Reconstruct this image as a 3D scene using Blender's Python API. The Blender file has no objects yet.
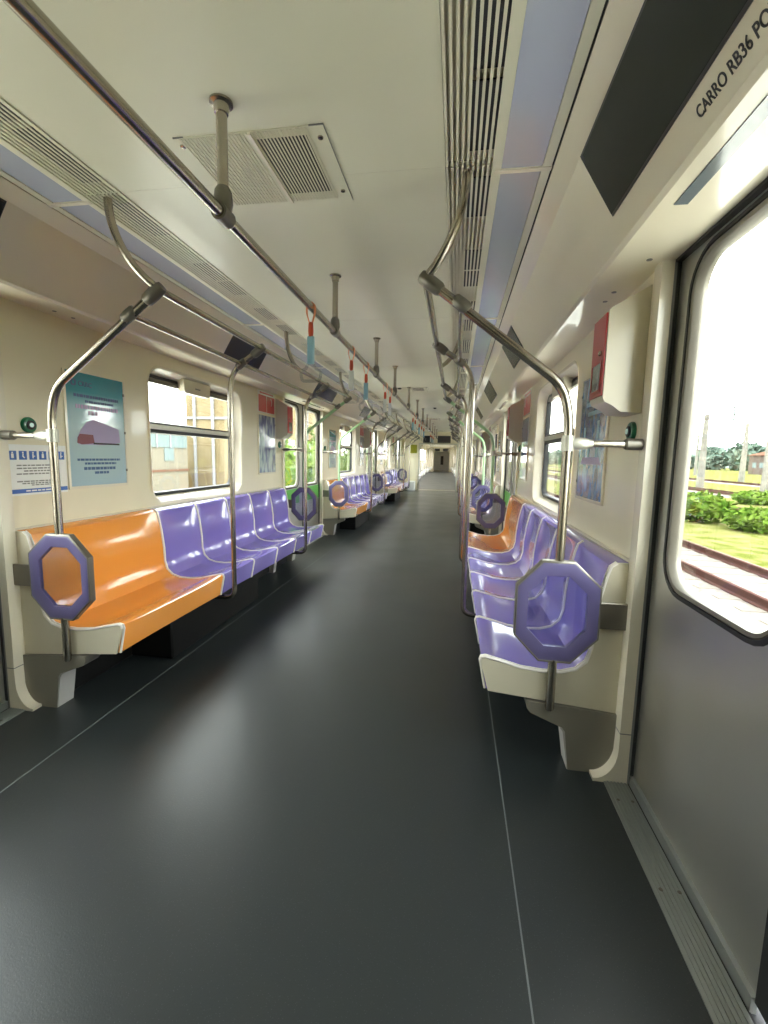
import bpy, bmesh, math, random
from mathutils import Vector
random.seed(7)
C = bpy.context.scene.collection
PI = math.pi

# ------------------------------------------------------------------ materials
MAT = {}
def pbsdf(name, col, rough=.5, metal=0., coat=0., spec=.5, emis=None, estr=0.):
    m = bpy.data.materials.new(name); m.use_nodes = True
    b = m.node_tree.nodes['Principled BSDF']
    b.inputs['Base Color'].default_value = (*col, 1); b.inputs['Roughness'].default_value = rough
    b.inputs['Metallic'].default_value = metal; b.inputs['Coat Weight'].default_value = coat
    b.inputs['Coat Roughness'].default_value = .06; b.inputs['Specular IOR Level'].default_value = spec
    if emis:
        b.inputs['Emission Color'].default_value = (*emis, 1); b.inputs['Emission Strength'].default_value = estr
    MAT[name] = m
    return m
def nd(m, t, **kw):
    n = m.node_tree.nodes.new(t)
    for k, v in kw.items(): setattr(n, k, v)
    return n
def lk(m, a, b): m.node_tree.links.new(a, b)
def noisy(m, c1, c2, scale, detail=3, stretch=(1,1,1), lo=.35, hi=.65, bump=0., rough=None, bscale=None):
    """two-tone noise on the base colour, optional bump / roughness variation"""
    b = m.node_tree.nodes['Principled BSDF']
    tc = nd(m, 'ShaderNodeTexCoord'); mp = nd(m, 'ShaderNodeMapping'); mp.inputs['Scale'].default_value = stretch
    lk(m, tc.outputs['Object'], mp.inputs['Vector'])
    n = nd(m, 'ShaderNodeTexNoise'); n.inputs['Scale'].default_value = scale; n.inputs['Detail'].default_value = detail
    lk(m, mp.outputs['Vector'], n.inputs['Vector'])
    r = nd(m, 'ShaderNodeValToRGB'); r.color_ramp.elements[0].position = lo; r.color_ramp.elements[1].position = hi
    r.color_ramp.elements[0].color = (*c1, 1); r.color_ramp.elements[1].color = (*c2, 1)
    lk(m, n.outputs['Fac'], r.inputs['Fac']); lk(m, r.outputs['Color'], b.inputs['Base Color'])
    if rough:
        mr = nd(m, 'ShaderNodeMapRange'); mr.inputs['To Min'].default_value, mr.inputs['To Max'].default_value = rough
        mr.inputs['From Min'].default_value = .1; mr.inputs['From Max'].default_value = .9
        lk(m, n.outputs['Fac'], mr.inputs['Value']); lk(m, mr.outputs['Result'], b.inputs['Roughness'])
    if bump:
        n2 = n
        if bscale:
            n2 = nd(m, 'ShaderNodeTexNoise'); n2.inputs['Scale'].default_value = bscale; lk(m, mp.outputs['Vector'], n2.inputs['Vector'])
        bp = nd(m, 'ShaderNodeBump'); bp.inputs['Strength'].default_value = bump; bp.inputs['Distance'].default_value = .01
        lk(m, n2.outputs['Fac'], bp.inputs['Height']); lk(m, bp.outputs['Normal'], b.inputs['Normal'])
    return m

m = pbsdf('cream_wall', (.76,.68,.50), .3, coat=.4)
noisy(m, (.74,.68,.50), (.78,.72,.535), 2.0, bump=.02, bscale=3)
m = pbsdf('cream_gloss', (.84,.77,.60), .3, coat=.55)
noisy(m, (.83,.76,.59), (.86,.79,.62), 1.5, bump=.16, bscale=6)
m.node_tree.nodes['Principled BSDF'].inputs['Coat Roughness'].default_value = .03
m = pbsdf('ceiling_white', (.65,.63,.49), .42, coat=.1)
noisy(m, (.63,.61,.47), (.67,.645,.505), 1.2, bump=.03, bscale=1.6)
pbsdf('white_trim', (.78,.72,.58), .25, coat=.4)
pbsdf('slat_cream', (.62,.585,.46), .4)
pbsdf('black_gap', (.008,.008,.009), .7)
pbsdf('rubber_black', (.012,.012,.013), .5)
m = pbsdf('floor_rubber', (.03,.034,.036), .34, spec=.5)
b = m.node_tree.nodes['Principled BSDF']
tc = nd(m,'ShaderNodeTexCoord'); v = nd(m,'ShaderNodeTexVoronoi'); v.inputs['Scale'].default_value = 150
lk(m, tc.outputs['Object'], v.inputs['Vector'])
r = nd(m,'ShaderNodeValToRGB'); r.color_ramp.elements[0].position=.10; r.color_ramp.elements[1].position=.16
r.color_ramp.elements[0].color=(.06,.066,.066,1); r.color_ramp.elements[1].color=(.022,.027,.028,1)
lk(m, v.outputs['Distance'], r.inputs['Fac']); lk(m, r.outputs['Color'], b.inputs['Base Color'])
n = nd(m,'ShaderNodeTexNoise'); n.inputs['Scale'].default_value=1.6; n.inputs['Detail'].default_value=6
lk(m, tc.outputs['Object'], n.inputs['Vector'])
mr = nd(m,'ShaderNodeMapRange'); mr.inputs['To Min'].default_value=.30; mr.inputs['To Max'].default_value=.44
lk(m, n.outputs['Fac'], mr.inputs['Value']); lk(m, mr.outputs['Result'], b.inputs['Roughness'])
n = nd(m,'ShaderNodeTexNoise'); n.inputs['Scale'].default_value=220
lk(m, tc.outputs['Object'], n.inputs['Vector'])
bp = nd(m,'ShaderNodeBump'); bp.inputs['Strength'].default_value=.12; bp.inputs['Distance'].default_value=.003
lk(m, n.outputs['Fac'], bp.inputs['Height']); lk(m, bp.outputs['Normal'], b.inputs['Normal'])
pbsdf('seam_grey', (.16,.18,.18), .5)
m = pbsdf('steel', (.42,.38,.32), .24, metal=1.)

m = pbsdf('steel_door', (.66,.65,.60), .4, metal=1.)
noisy(m, (.56,.55,.51), (.66,.65,.60), 1.6, detail=2, stretch=(1,1,.7), lo=.1, hi=.9, rough=(.26,.52), bump=.06, bscale=1.1)
pbsdf('steel_dark', (.22,.20,.17), .33, metal=1.)
pbsdf('cast_grey', (.20,.185,.155), .38, metal=.7)
pbsdf('cast_light', (.55,.54,.47), .35, metal=.5)
m = pbsdf('aluminium', (.36,.38,.36), .38, metal=.8)
pbsdf('pole_green', (.38,.60,.33), .3, coat=.3)
pbsdf('orange_seat', (.83,.32,.055), .16, coat=.7)
pbsdf('purple_seat', (.215,.17,.52), .16, coat=.7)
pbsdf('seat_edging', (.80,.76,.70), .3)
pbsdf('panel_cream', (.60,.55,.42), .35, coat=.2)
pbsdf('bracket_grey', (.20,.185,.15), .42)
pbsdf('bracket_light', (.45,.44,.42), .4)
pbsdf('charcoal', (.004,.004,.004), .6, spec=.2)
pbsdf('purple_frame', (.105,.09,.205), .3, coat=.3)
pbsdf('diffuser', (.36,.385,.44), .12, coat=.5, emis=(.75,.80,.88), estr=.006)
pbsdf('screen_glass', (.03,.036,.03), .22, spec=.25)
pbsdf('screen_strip', (.16,.19,.21), .2, coat=.6)
pbsdf('red_paint', (.48,.03,.035), .3, coat=.4)
pbsdf('red_print', (.55,.035,.03), .3, coat=.5)
pbsdf('pane_grey', (.16,.17,.165), .15, coat=.5)
pbsdf('green_plastic', (.0,.14,.06), .3, coat=.4)
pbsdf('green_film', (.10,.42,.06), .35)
pbsdf('white_print', (.86,.87,.84), .25, coat=.5)
pbsdf('blue_print', (.03,.12,.42), .3, coat=.4)
pbsdf('ink_grey', (.20,.20,.19), .5)
pbsdf('ink_black', (.02,.018,.018), .5)
pbsdf('ink_navy', (.035,.09,.22), .4)
pbsdf('ink_maroon', (.20,.04,.06), .4)
pbsdf('ink_lilac', (.36,.30,.48), .4)
pbsdf('ink_sky', (.35,.55,.62), .4)
pbsdf('strap_red', (.52,.06,.015), .45)
pbsdf('strap_orange', (.75,.20,.04), .45)
pbsdf('sleeve_blue', (.22,.40,.50), .3, coat=.5)
pbsdf('sleeve_white', (.62,.64,.62), .3, coat=.5)
pbsdf('handle_clear', (.60,.62,.60), .12, coat=.8)
pbsdf('indicator', (.75,.9,.85), .2, emis=(.6,1,.9), estr=.05)

def glass_mat(name, tint, refl=1.0):
    m = bpy.data.materials.new(name); m.use_nodes = True; nt = m.node_tree; nt.nodes.clear()
    o = nt.nodes.new('ShaderNodeOutputMaterial'); mx = nt.nodes.new('ShaderNodeMixShader')
    t = nt.nodes.new('ShaderNodeBsdfTransparent'); t.inputs['Color'].default_value = (*tint, 1)
    g = nt.nodes.new('ShaderNodeBsdfGlossy'); g.inputs['Roughness'].default_value = .03
    g.inputs['Color'].default_value = (.95, .97, 1, 1)
    f = nt.nodes.new('ShaderNodeLayerWeight'); f.inputs['Blend'].default_value = .5      # Schlick reflectance, same from both faces
    pw = nt.nodes.new('ShaderNodeMath'); pw.operation = 'POWER'; pw.inputs[1].default_value = 5
    mm = nt.nodes.new('ShaderNodeMath'); mm.operation = 'MULTIPLY_ADD'; mm.inputs[1].default_value = .95*refl; mm.inputs[2].default_value = .035*refl; mm.use_clamp = True
    nt.links.new(f.outputs['Facing'], pw.inputs[0]); nt.links.new(pw.outputs[0], mm.inputs[0]); nt.links.new(mm.outputs[0], mx.inputs[0])
    nt.links.new(t.outputs[0], mx.inputs[1]); nt.links.new(g.outputs[0], mx.inputs[2])
    nt.links.new(mx.outputs[0], o.inputs[0]); MAT[name] = m
glass_mat('window_glass', (.93,.96,.93))
glass_mat('clear_plastic', (.84,.85,.84), 1.5)
glass_mat('panel_glass', (.78,.80,.90), 1.6)

m = pbsdf('poster_teal', (.3,.5,.52), .12, coat=.8)           # printed gradient of the poster sheet
b = m.node_tree.nodes['Principled BSDF']
tc = nd(m,'ShaderNodeTexCoord'); sx = nd(m,'ShaderNodeSeparateXYZ'); lk(m, tc.outputs['Object'], sx.inputs[0])
mr = nd(m,'ShaderNodeMapRange'); mr.inputs['From Min'].default_value=0; mr.inputs['From Max'].default_value=.62
lk(m, sx.outputs['Z'], mr.inputs['Value'])
r = nd(m,'ShaderNodeValToRGB'); e = r.color_ramp.elements
e[0].position=0; e[0].color=(.36,.50,.58,1); e[1].position=1; e[1].color=(.03,.24,.31,1)
x = e.new(.45); x.color=(.42,.56,.58,1); x = e.new(.70); x.color=(.26,.48,.52,1); x = e.new(.83); x.color=(.05,.29,.35,1)
lk(m, mr.outputs['Result'], r.inputs['Fac']); lk(m, r.outputs['Color'], b.inputs['Base Color'])
m = pbsdf('poster_blue', (.05,.14,.4), .12, coat=.8)
noisy(m, (.015,.05,.22), (.16,.34,.55), 7, detail=4, stretch=(1,2.2,.8), lo=.38, hi=.66)
m = pbsdf('poster_mixed', (.3,.4,.5), .12, coat=.8)
noisy(m, (.10,.12,.26), (.50,.58,.62), 6, detail=3, stretch=(1,2.5,.8), lo=.40, hi=.6)

_before_out = set(MAT)     # everything below is matt outdoor stuff
m = pbsdf('ground_grass', (.2,.2,.05), .9); noisy(m, (.058,.066,.014), (.13,.115,.05), 1.6, detail=10, lo=.38, hi=.68, bump=.3, bscale=5)
m = pbsdf('ballast', (.1,.09,.07), .95); noisy(m, (.11,.095,.085), (.17,.15,.135), 9, detail=5, bump=.8)
pbsdf('rail_rust', (.055,.028,.024), .5)
pbsdf('sleeper', (.12,.105,.092), .9)
m = pbsdf('concrete', (.13,.12,.105), .85); noisy(m, (.10,.095,.085), (.15,.14,.12), 2, detail=4)
m = pbsdf('leaf_bright', (.06,.11,.01), .7); noisy(m, (.035,.070,.008), (.085,.125,.020), 3, detail=4, bump=.4)
m = pbsdf('leaf_hazed', (.03,.055,.035), .8); noisy(m, (.060,.090,.072), (.095,.125,.10), .2, detail=4)  # distance haze put into the leaf colour as a paler tone
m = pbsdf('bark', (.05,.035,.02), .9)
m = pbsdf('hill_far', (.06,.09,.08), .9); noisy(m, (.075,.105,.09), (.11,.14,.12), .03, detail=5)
m = pbsdf('brick_cream', (.11,.10,.075), .85)
b = m.node_tree.nodes['Principled BSDF']; tc = nd(m,'ShaderNodeTexCoord'); mp = nd(m,'ShaderNodeMapping'); mp.inputs['Rotation'].default_value=(PI/2,0,PI/2)
br = nd(m,'ShaderNodeTexBrick'); br.inputs['Scale'].default_value=1.2; br.inputs['Color1'].default_value=(.165,.15,.12,1); br.inputs['Color2'].default_value=(.145,.13,.10,1); br.inputs['Mortar'].default_value=(.12,.108,.085,1)
lk(m, tc.outputs['Object'], mp.inputs[0]); lk(m, mp.outputs[0], br.inputs['Vector']); lk(m, br.outputs['Color'], b.inputs['Base Color'])
m = pbsdf('stucco_ochre', (.12,.08,.035), .9); noisy(m, (.13,.10,.055), (.18,.145,.09), 1.2, detail=5, stretch=(1,1,.3))
pbsdf('pane_blue', (.10,.125,.125), .5)
pbsdf('building_pink', (.075,.058,.050), .9)
pbsdf('roof_tile', (.10,.05,.035), .9)
pbsdf('paint_white_out', (.17,.17,.175), .7)
pbsdf('yellow_sign', (.24,.24,.03), .4)

for k_ in set(MAT) - _before_out: MAT[k_].node_tree.nodes['Principled BSDF'].inputs['Specular IOR Level'].default_value = 0
# ------------------------------------------------------------------ mesh helpers
class MB:
    def __init__(s): s.v = []; s.f = []
    def add(s, vs, fs):
        k = len(s.v); s.v += [tuple(p) for p in vs]; s.f += [tuple(i + k for i in f) for f in fs]; return s
    def box(s, x0, x1, y0, y1, z0, z1):
        return s.add([(x0,y0,z0),(x1,y0,z0),(x1,y1,z0),(x0,y1,z0),(x0,y0,z1),(x1,y0,z1),(x1,y1,z1),(x0,y1,z1)],
                     [(0,3,2,1),(4,5,6,7),(0,1,5,4),(1,2,6,5),(2,3,7,6),(3,0,4,7)])
    def bbox(s, x0, x1, y0, y1, z0, z1, r=.004):
        """box with chamfered edges: three stacked inset loops along z"""
        def loop(i, z): return [(x0+i,y0+r,z),(x0+r,y0+i,z),(x1-r,y0+i,z),(x1-i,y0+r,z),(x1-i,y1-r,z),(x1-r,y1-i,z),(x0+r,y1-i,z),(x0+i,y1-r,z)]
        return s.loft([loop(r*.9,z0),loop(0,z0+r),loop(0,z1-r),loop(r*.9,z1)], True)
    def loft(s, loops, caps=False, closed=True):
        n = len(loops[0]); vs = [p for l in loops for p in l]; fs = []
        for k in range(len(loops)-1):
            for i in range(n if closed else n-1):
                j = (i+1) % n; fs.append((k*n+i, k*n+j, (k+1)*n+j, (k+1)*n+i))
        if caps: fs.append(tuple(range(n))[::-1]); fs.append(tuple((len(loops)-1)*n+i for i in range(n)))
        return s.add(vs, fs)
    def prism_y(s, poly, y0, y1):      # poly of (x,z)
        return s.loft([[(x,y0,z) for x,z in poly],[(x,y1,z) for x,z in poly]], True)
    def prism_x(s, poly, x0, x1):      # poly of (y,z)
        return s.loft([[(x0,y,z) for y,z in poly],[(x1,y,z) for y,z in poly]], True)
    def prism_z(s, poly, z0, z1):
        return s.loft([[(x,y,z0) for x,y in poly],[(x,y,z1) for x,y in poly]], True)
    def tube(s, pts, r, n=14, caps=True, scale=None):
        pts = [Vector(p) for p in pts]; loops = []; up = None
        for i, p in enumerate(pts):
            t = (pts[min(i+1,len(pts)-1)] - pts[max(i-1,0)]).normalized()
            if up is None: up = Vector((0,0,1)) if abs(t.z) < .9 else Vector((0,1,0))
            up = (up - t*up.dot(t)).normalized(); w = t.cross(up)
            rr = r if not scale else r*scale[i]
            loops.append([tuple(p + up*math.cos(2*PI*k/n)*rr + w*math.sin(2*PI*k/n)*rr) for k in range(n)])
        return s.loft(loops, caps)
    def cyl(s, a, b, r, n=20, r2=None):
        a, b = Vector(a), Vector(b); return s.tube([a, b], r, n, scale=None if r2 is None else [1, r2/r])
    def lathe(s, c, axis, prof, n=24):
        """prof: list of (distance along axis, radius)"""
        c, axis = Vector(c), Vector(axis).normalized()
        up = Vector((0,0,1)) if abs(axis.z) < .9 else Vector((0,1,0)); up = (up-axis*up.dot(axis)).normalized(); w = axis.cross(up)
        return s.loft([[tuple(c+axis*d+(up*math.cos(2*PI*k/n)+w*math.sin(2*PI*k/n))*r) for k in range(n)] for d, r in prof], True)
    def mirror(s): s.v = [(-x,y,z) for x,y,z in s.v]; return s
    def build(s, name, mat, parent=None, smooth=35, off=(0,0,0)):
        me = bpy.data.meshes.new(name); ox, oy, oz = off
        me.from_pydata([(x-ox,y-oy,z-oz) for x,y,z in s.v], [], s.f)
        bm = bmesh.new(); bm.from_mesh(me); bmesh.ops.remove_doubles(bm, verts=bm.verts, dist=1e-6)
        bmesh.ops.recalc_face_normals(bm, faces=bm.faces); bm.to_mesh(me); bm.free()
        for p in me.polygons: p.use_smooth = True
        me.set_sharp_from_angle(angle=math.radians(smooth))
        me.materials.append(MAT[mat] if isinstance(mat, str) else mat)
        o = bpy.data.objects.new(name, me); C.objects.link(o)
        if parent is not None: o.parent = parent
        else: o.location = off
        return o

def fillet(pts, r, n=6):
    pts = [Vector(p) for p in pts]; out = [pts[0]]
    for i in range(1, len(pts)-1):
        a, b, c = pts[i-1], pts[i], pts[i+1]; rr = min(r, (a-b).length*.49, (c-b).length*.49)
        p, q = b + (a-b).normalized()*rr, b + (c-b).normalized()*rr
        for k in range(n+1):
            t = k/n; out.append(p*(1-t)**2 + b*2*t*(1-t) + q*t*t)
    out.append(pts[-1]); return out
def rrect(y0, y1, z0, z1, r, n=6):
    """rounded rectangle as (y,z) points"""
    out = []
    for cy, cz, a in ((y1-r,z1-r,0),(y0+r,z1-r,90),(y0+r,z0+r,180),(y1-r,z0+r,270)):
        for k in range(n+1):
            t = math.radians(a + 90*k/n); out.append((cy+r*math.cos(t), cz+r*math.sin(t)))
    return out
def atx(x, loop): return [(x,y,z) for y,z in loop]

def thing(name, label, cat, loc, group=None):
    o = bpy.data.objects.new(name, None); C.objects.link(o); o.location = loc; o.empty_display_size = .1
    o['label'] = label; o['category'] = cat
    if group: o['group'] = group
    return o
def tag(o, label, cat, group=None):
    o['label'] = label; o['category'] = cat
    if group: o['group'] = group
    return o
def struct(o): o['kind'] = 'structure'; return o
def sthing(name, loc=(0,0,0)):
    o = bpy.data.objects.new(name, None); C.objects.link(o); o.location = loc; o['kind'] = 'structure'; return o
def copy_tree(o, loc=None, parent=None, label=None, group=None):
    c = o.copy(); C.objects.link(c)
    if parent is not None: c.parent = parent
    if loc is not None: c.location = loc
    if label: c['label'] = label
    if group: c['group'] = group
    for ch in [x for x in bpy.data.objects if x.parent == o]: copy_tree(ch, parent=c)
    return c
def set_pl(o, mat_from, mat_to):
    """give a copied tree its own meshes with one material swapped"""
    for x in [o] + [y for y in bpy.data.objects if y.parent == o]:
        if x.type == 'MESH' and x.data.materials and x.data.materials[0] == MAT[mat_from]:
            x.data = x.data.copy(); x.data.materials[0] = MAT[mat_to]
def text(s, size, mat, parent, name='lettering', matrix=None, extrude=.0006, align='LEFT', bold=.012):
    cu = bpy.data.curves.new('txt', 'FONT'); cu.body = s; cu.size = size; cu.extrude = extrude; cu.align_x = align; cu.offset = size*bold
    t = bpy.data.objects.new('txt', cu); C.objects.link(t); bpy.context.view_layer.update()
    me = bpy.data.meshes.new_from_object(t.evaluated_get(bpy.context.evaluated_depsgraph_get()))
    bpy.data.objects.remove(t); bpy.data.curves.remove(cu)
    if matrix is not None: me.transform(matrix)
    me.materials.clear(); me.materials.append(MAT[mat]); me.name = name
    o = bpy.data.objects.new(name, me); C.objects.link(o); o.parent = parent; return o
from mathutils import Matrix
def basis(org, xd, yd):
    xd, yd = Vector(xd).normalized(), Vector(yd).normalized(); zd = xd.cross(yd)
    m = Matrix((xd, yd, zd)).transposed().to_4x4(); m.translation = Vector(org); return m

# ------------------------------------------------------------------ the carriage
PITCH = 5.0
Y0, Y1 = -.32, 17.1
BANK = [1.80 + PITCH*k for k in range(3)]           # start of each seat bank
DOOR = [.93, 5.985, 10.985, 15.96]            # middle of each doorway
WX = 1.36
ZC = 2.21

# floor
fl = MB().box(-1.47, 1.47, Y0, 17.1, -.06, 0).build('floor', 'floor_rubber'); struct(fl)
for s in (-1, 1):
    sm = MB().box(s*.903-.0022, s*.903+.0022, Y0, Y1, 0, .0008).build('trim_1' if s < 0 else 'trim_2', 'seam_grey'); struct(sm)

# walls with one big window hole per bank
WIN = (2.79, 4.09, .895, 1.81)
for s, nm in ((-1,'wall_left'), (1,'wall_right')):
    mb = MB()
    for a in BANK:
        outer = rrect(a-.02, a+3.34, 0, 1.94, .0005); d = a-1.80
        hole = rrect(WIN[0]+d, WIN[1]+d, WIN[2], WIN[3], .12)
        mb.loft([atx(WX+.085, hole), atx(WX+.085, outer), atx(WX, outer), atx(WX, rrect(WIN[0]+d-.004, WIN[1]+d+.004, WIN[2]-.004, WIN[3]+.004, .124))])
    mb.box(WX, WX+.1, Y0, .05, 0, 1.94); mb.box(WX, WX+.1, 16.80, Y1, 0, 1.94)
    for d in DOOR: mb.box(WX+.03, WX+.12, d-.9, d+.9, 1.912, 2.02)         # header over each doorway
    if s < 0: mb.mirror()
    struct(mb.build(nm, 'cream_wall'))

# pillars at the bank ends, with the curved foot at the floor
def pillar(s, y0, y1, i):
    arc = [(1.345-.085*math.sin(t)*1.0, .10-.10*(1-math.cos(t)) ) for t in [PI/2*k/8 for k in range(9)]]
    # curved foot: starts vertical at x=1.345,z=.16 and sweeps inwards to x=1.26,z=0
    foot = []
    for k in range(9):
        t = PI/2*k/8; foot.append((1.345-.085*(1-math.cos(t)), .125-.125*math.sin(t)+.012))
    poly = [(1.385,0),(1.385,1.935),(1.345,1.935),(1.345,.16)] + foot + [(1.26,0)]
    mb = MB().prism_y(poly, y0, y1)
    if s < 0: mb.mirror()
    o = struct(mb.build('trim_%d' % i, 'white_trim'))
    g = MB().box(1.3842, 1.392, y0-.001, y1+.001, 0, 1.93).box(1.3435,1.386,y0-.0008,y1+.0008,.205,.2085)
    if s < 0: g.mirror()
    gg = g.build('seam', 'ink_grey', o)
    j = MB().box(1.392, 1.404, y0-.004, y1, 0, 1.93)
    if s < 0: j.mirror()
    j.build('door_seal', 'rubber_black', o)
    return o
ti = 3
for s in (-1, 1):
    for a in BANK:
        pillar(s, a-.072, a-.012, ti); ti += 1
        pillar(s, a+3.330, a+3.390, ti); ti += 1
    pillar(s, .07, .13, ti); ti += 1
    pillar(s, 16.73, 16.79, ti); ti += 1

# windows in the banks
wn = 0
def window(s, d, opener_y):
    global wn; wn += 1
    w = sthing('window_%d' % wn, (s*1.40, 3.44+d, 1.35))
    off = (s*1.40, 3.44+d, 1.35)
    R = lambda e, r: rrect(WIN[0]+d+e, WIN[1]+d-e, WIN[2]+e, WIN[3]-e, r)
    def bld(mb, nm, mat):
        if s < 0: mb.mirror()
        return mb.build(nm, mat, w, off=off)
    bld(MB().loft([atx(1.352,R(-.02,.14)),atx(1.356,R(-.002,.122)),atx(1.372,R(.008,.112)),atx(1.432,R(.036,.09))]), 'reveal', 'white_trim')
    bld(MB().loft([atx(1.430,R(.034,.09)),atx(1.424,R(.040,.085)),atx(1.424,R(.056,.07)),atx(1.445,R(.060,.066)),atx(1.46,R(.060,.066)),atx(1.46,R(.034,.09))]), 'frame', 'rubber_black')
    y0, y1 = WIN[0]+d+.055, WIN[1]+d-.055
    bld(MB().box(1.426,1.452,y0,y1,1.722,1.752), 'top_rail', 'cast_grey')
    bld(MB().bbox(1.418,1.455,y0,y1,1.400,1.436,.006), 'middle_rail', 'cast_light')
    bld(MB().box(1.424,1.455,y0,y1,1.374,1.400).box(1.424,1.455,y0,y1,1.436,1.446), 'rail_gasket', 'rubber_black')
    bld(MB().box(1.441,1.445,y0-.01,y1+.01,1.436,1.745), 'upper_pane', 'window_glass')
    bld(MB().box(1.445,1.449,y0-.01,y1+.01,.94,1.40), 'lower_pane', 'window_glass')
    cy = opener_y+d
    prof = [(cy-.19,1.795),(cy-.175,1.705),(cy-.16,1.694),(cy+.16,1.694),(cy+.175,1.705),(cy+.19,1.795)]
    o = bld(MB().prism_x(prof, 1.372, 1.425), 'latch_box', 'panel_cream')
    q = MB().box(1.3705,1.373,cy-.035,cy+.035,1.735,1.745)
    if s < 0: q.mirror()
    q.build('latch_slot', 'ink_grey', o, off=off)
for s in (-1, 1):
    for k in range(3): window(s, PITCH*k, 3.40)

# doorways: two leaves each, stainless steel with a tall rounded window
dn = 0
def doorway(s, c, film):
    global dn; dn += 1
    D = sthing('door_%d' % dn, (s*1.42, c, 0)); off = (s*1.42, c, 0)
    def bld(mb, nm, mat, par=None):
        if s < 0: mb.mirror()
        return mb.build(nm, mat, par or D, off=off)
    for q in (-1, 1):
        g_ = .07 if c < 1 else .014
        a, b = (c+g_, c+.88) if q > 0 else (c-.88, c-g_)
        wy0, wy1 = (c+.165, c+.685) if q > 0 else (c-.685, c-.165)
        H = lambda e, r: rrect(wy0-e, wy1+e, .84-e, 1.86+e, r)
        outer = rrect(a, b, .035, 1.99, .0005)
        lf = bld(MB().loft([atx(1.405,H(.035,.125)),atx(1.405,outer),atx(1.44,outer),atx(1.44,H(.035,.125)),atx(1.405,H(.035,.125))]), 'door_leaf', 'steel_door')
        bld(MB().loft([atx(1.404,H(.036,.126)),atx(1.400,H(.034,.124)),atx(1.400,H(.022,.112)),atx(1.41,H(.020,.11))]), 'window_seal', 'rubber_black', lf)
        bld(MB().loft([atx(1.405,H(.021,.111)),atx(1.402,H(.017,.108)),atx(1.404,H(.006,.096)),atx(1.425,H(-.002,.088)),atx(1.44,H(-.002,.088))]), 'window_frame', 'cast_grey', lf)
        bld(MB().loft([atx(1.424,H(.002,.09)),atx(1.428,H(.002,.09))],True), 'pane', 'window_glass', lf)
        bld(MB().box(1.392,1.406,a,b,.0,.042), 'bottom_rail', 'aluminium', lf)
        e0 = a if q > 0 else b
        bld(MB().box(1.400,1.442,min(e0,e0-q*(g_-.001)),max(e0,e0-q*(g_-.001)),.03,1.97), 'edge_seal', 'rubber_black', lf)
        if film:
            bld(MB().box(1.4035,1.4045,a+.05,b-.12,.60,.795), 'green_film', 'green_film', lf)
    # threshold: ribbed aluminium
    mb = MB().box(1.300,1.388,c-.80,c+.80,0,.004)
    for k in range(6): mb.box(1.312+k*.0125,1.318+k*.0125,c-.80,c+.80,.004,.0075)
    th = bld(mb, 'threshold', 'aluminium')
    mb = MB()
    for yy in (-.7,-.35,0,.35,.7):
        for xx in (1.321,1.371): mb.lathe((xx,c+yy,.0076),(0,0,1),[(0,.006),(.0012,.005)],10)
    bld(mb, 'screw', 'steel_dark', th)
    bld(MB().box(1.388,1.394,c-.80,c+.80,0,.003), 'track_gap', 'black_gap')
    bld(MB().box(1.385,1.45,c-.85,c+.85,1.905,1.935), 'head_seal', 'rubber_black')
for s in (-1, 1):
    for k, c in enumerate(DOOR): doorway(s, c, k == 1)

# ceiling: flat centre, light trough border, slanted cove, lower lip
def yext(name, polys, mat, y0=Y0, y1=Y1, parent=None):
    mb = MB()
    for p in polys: mb.prism_y(p, y0, y1)
    return mb.build(name, mat, parent)
J = [1.65*k for k in range(-1, 12)]     # panel joints
mb = MB(); mb.box(-.607,.607,Y0,Y1,ZC,ZC+.03)
for s in (-1,1):
    for x0,x1 in ((.771,.796),(.931,.960)): mb.box(min(s*x0,s*x1),max(s*x0,s*x1),Y0,Y1,ZC-.002,ZC+.03)
    mb.box(min(s*.60,s*1.5),max(s*.60,s*1.5),Y0,Y1,ZC+.10,ZC+.12)
    mb.box(min(s*.605,s*.611),max(s*.605,s*.611),Y0,Y1,ZC-.004,ZC+.10)
    mb.box(min(s*.765,s*.771),max(s*.765,s*.771),Y0,Y1,ZC-.004,ZC+.10)
struct(mb.build('ceiling', 'ceiling_white'))
tn = ti
for s in (-1,1):
    cove = [(.966,ZC+.004),(1.201,1.967),(1.196,1.955),(1.204,1.955),(1.400,1.925),(1.400,1.96),(1.23,1.99),(.99,ZC+.03)]
    # concave edge is fine: drawn as quads
    mb = MB()
    inner = [(.967,ZC-.002),(1.026,2.168),(1.138,1.982),(1.172,1.924),(1.186,1.914),(1.402,1.914)]
    outr  = [(.985,ZC+.10),(1.06,ZC+.08),(1.20,2.10),(1.23,2.06),(1.25,2.05),(1.47,2.03)]
    for k in range(5):
        mb.prism_y([inner[k],inner[k+1],outr[k+1],outr[k]], Y0, Y1)
    if s < 0: mb.mirror()
    struct(mb.build('trim_%d' % tn, 'cream_gloss')); tn += 1
    mb = MB().box(.960,.9665,Y0,Y1,ZC+.002,ZC+.05)     # dark shadow gap beside the cove
    if s < 0: mb.mirror()
    struct(mb.build('trim_%d' % tn, 'black_gap')); tn += 1
# panel joint lines across the ceiling borders
for y in J:
    if y < Y0 or y > Y1: continue
    mb = MB().box(-.60,.60,y-.0012,y+.0012,ZC-.0006,ZC)
    struct(mb.build('trim_%d' % tn, 'slat_cream')); tn += 1

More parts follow.
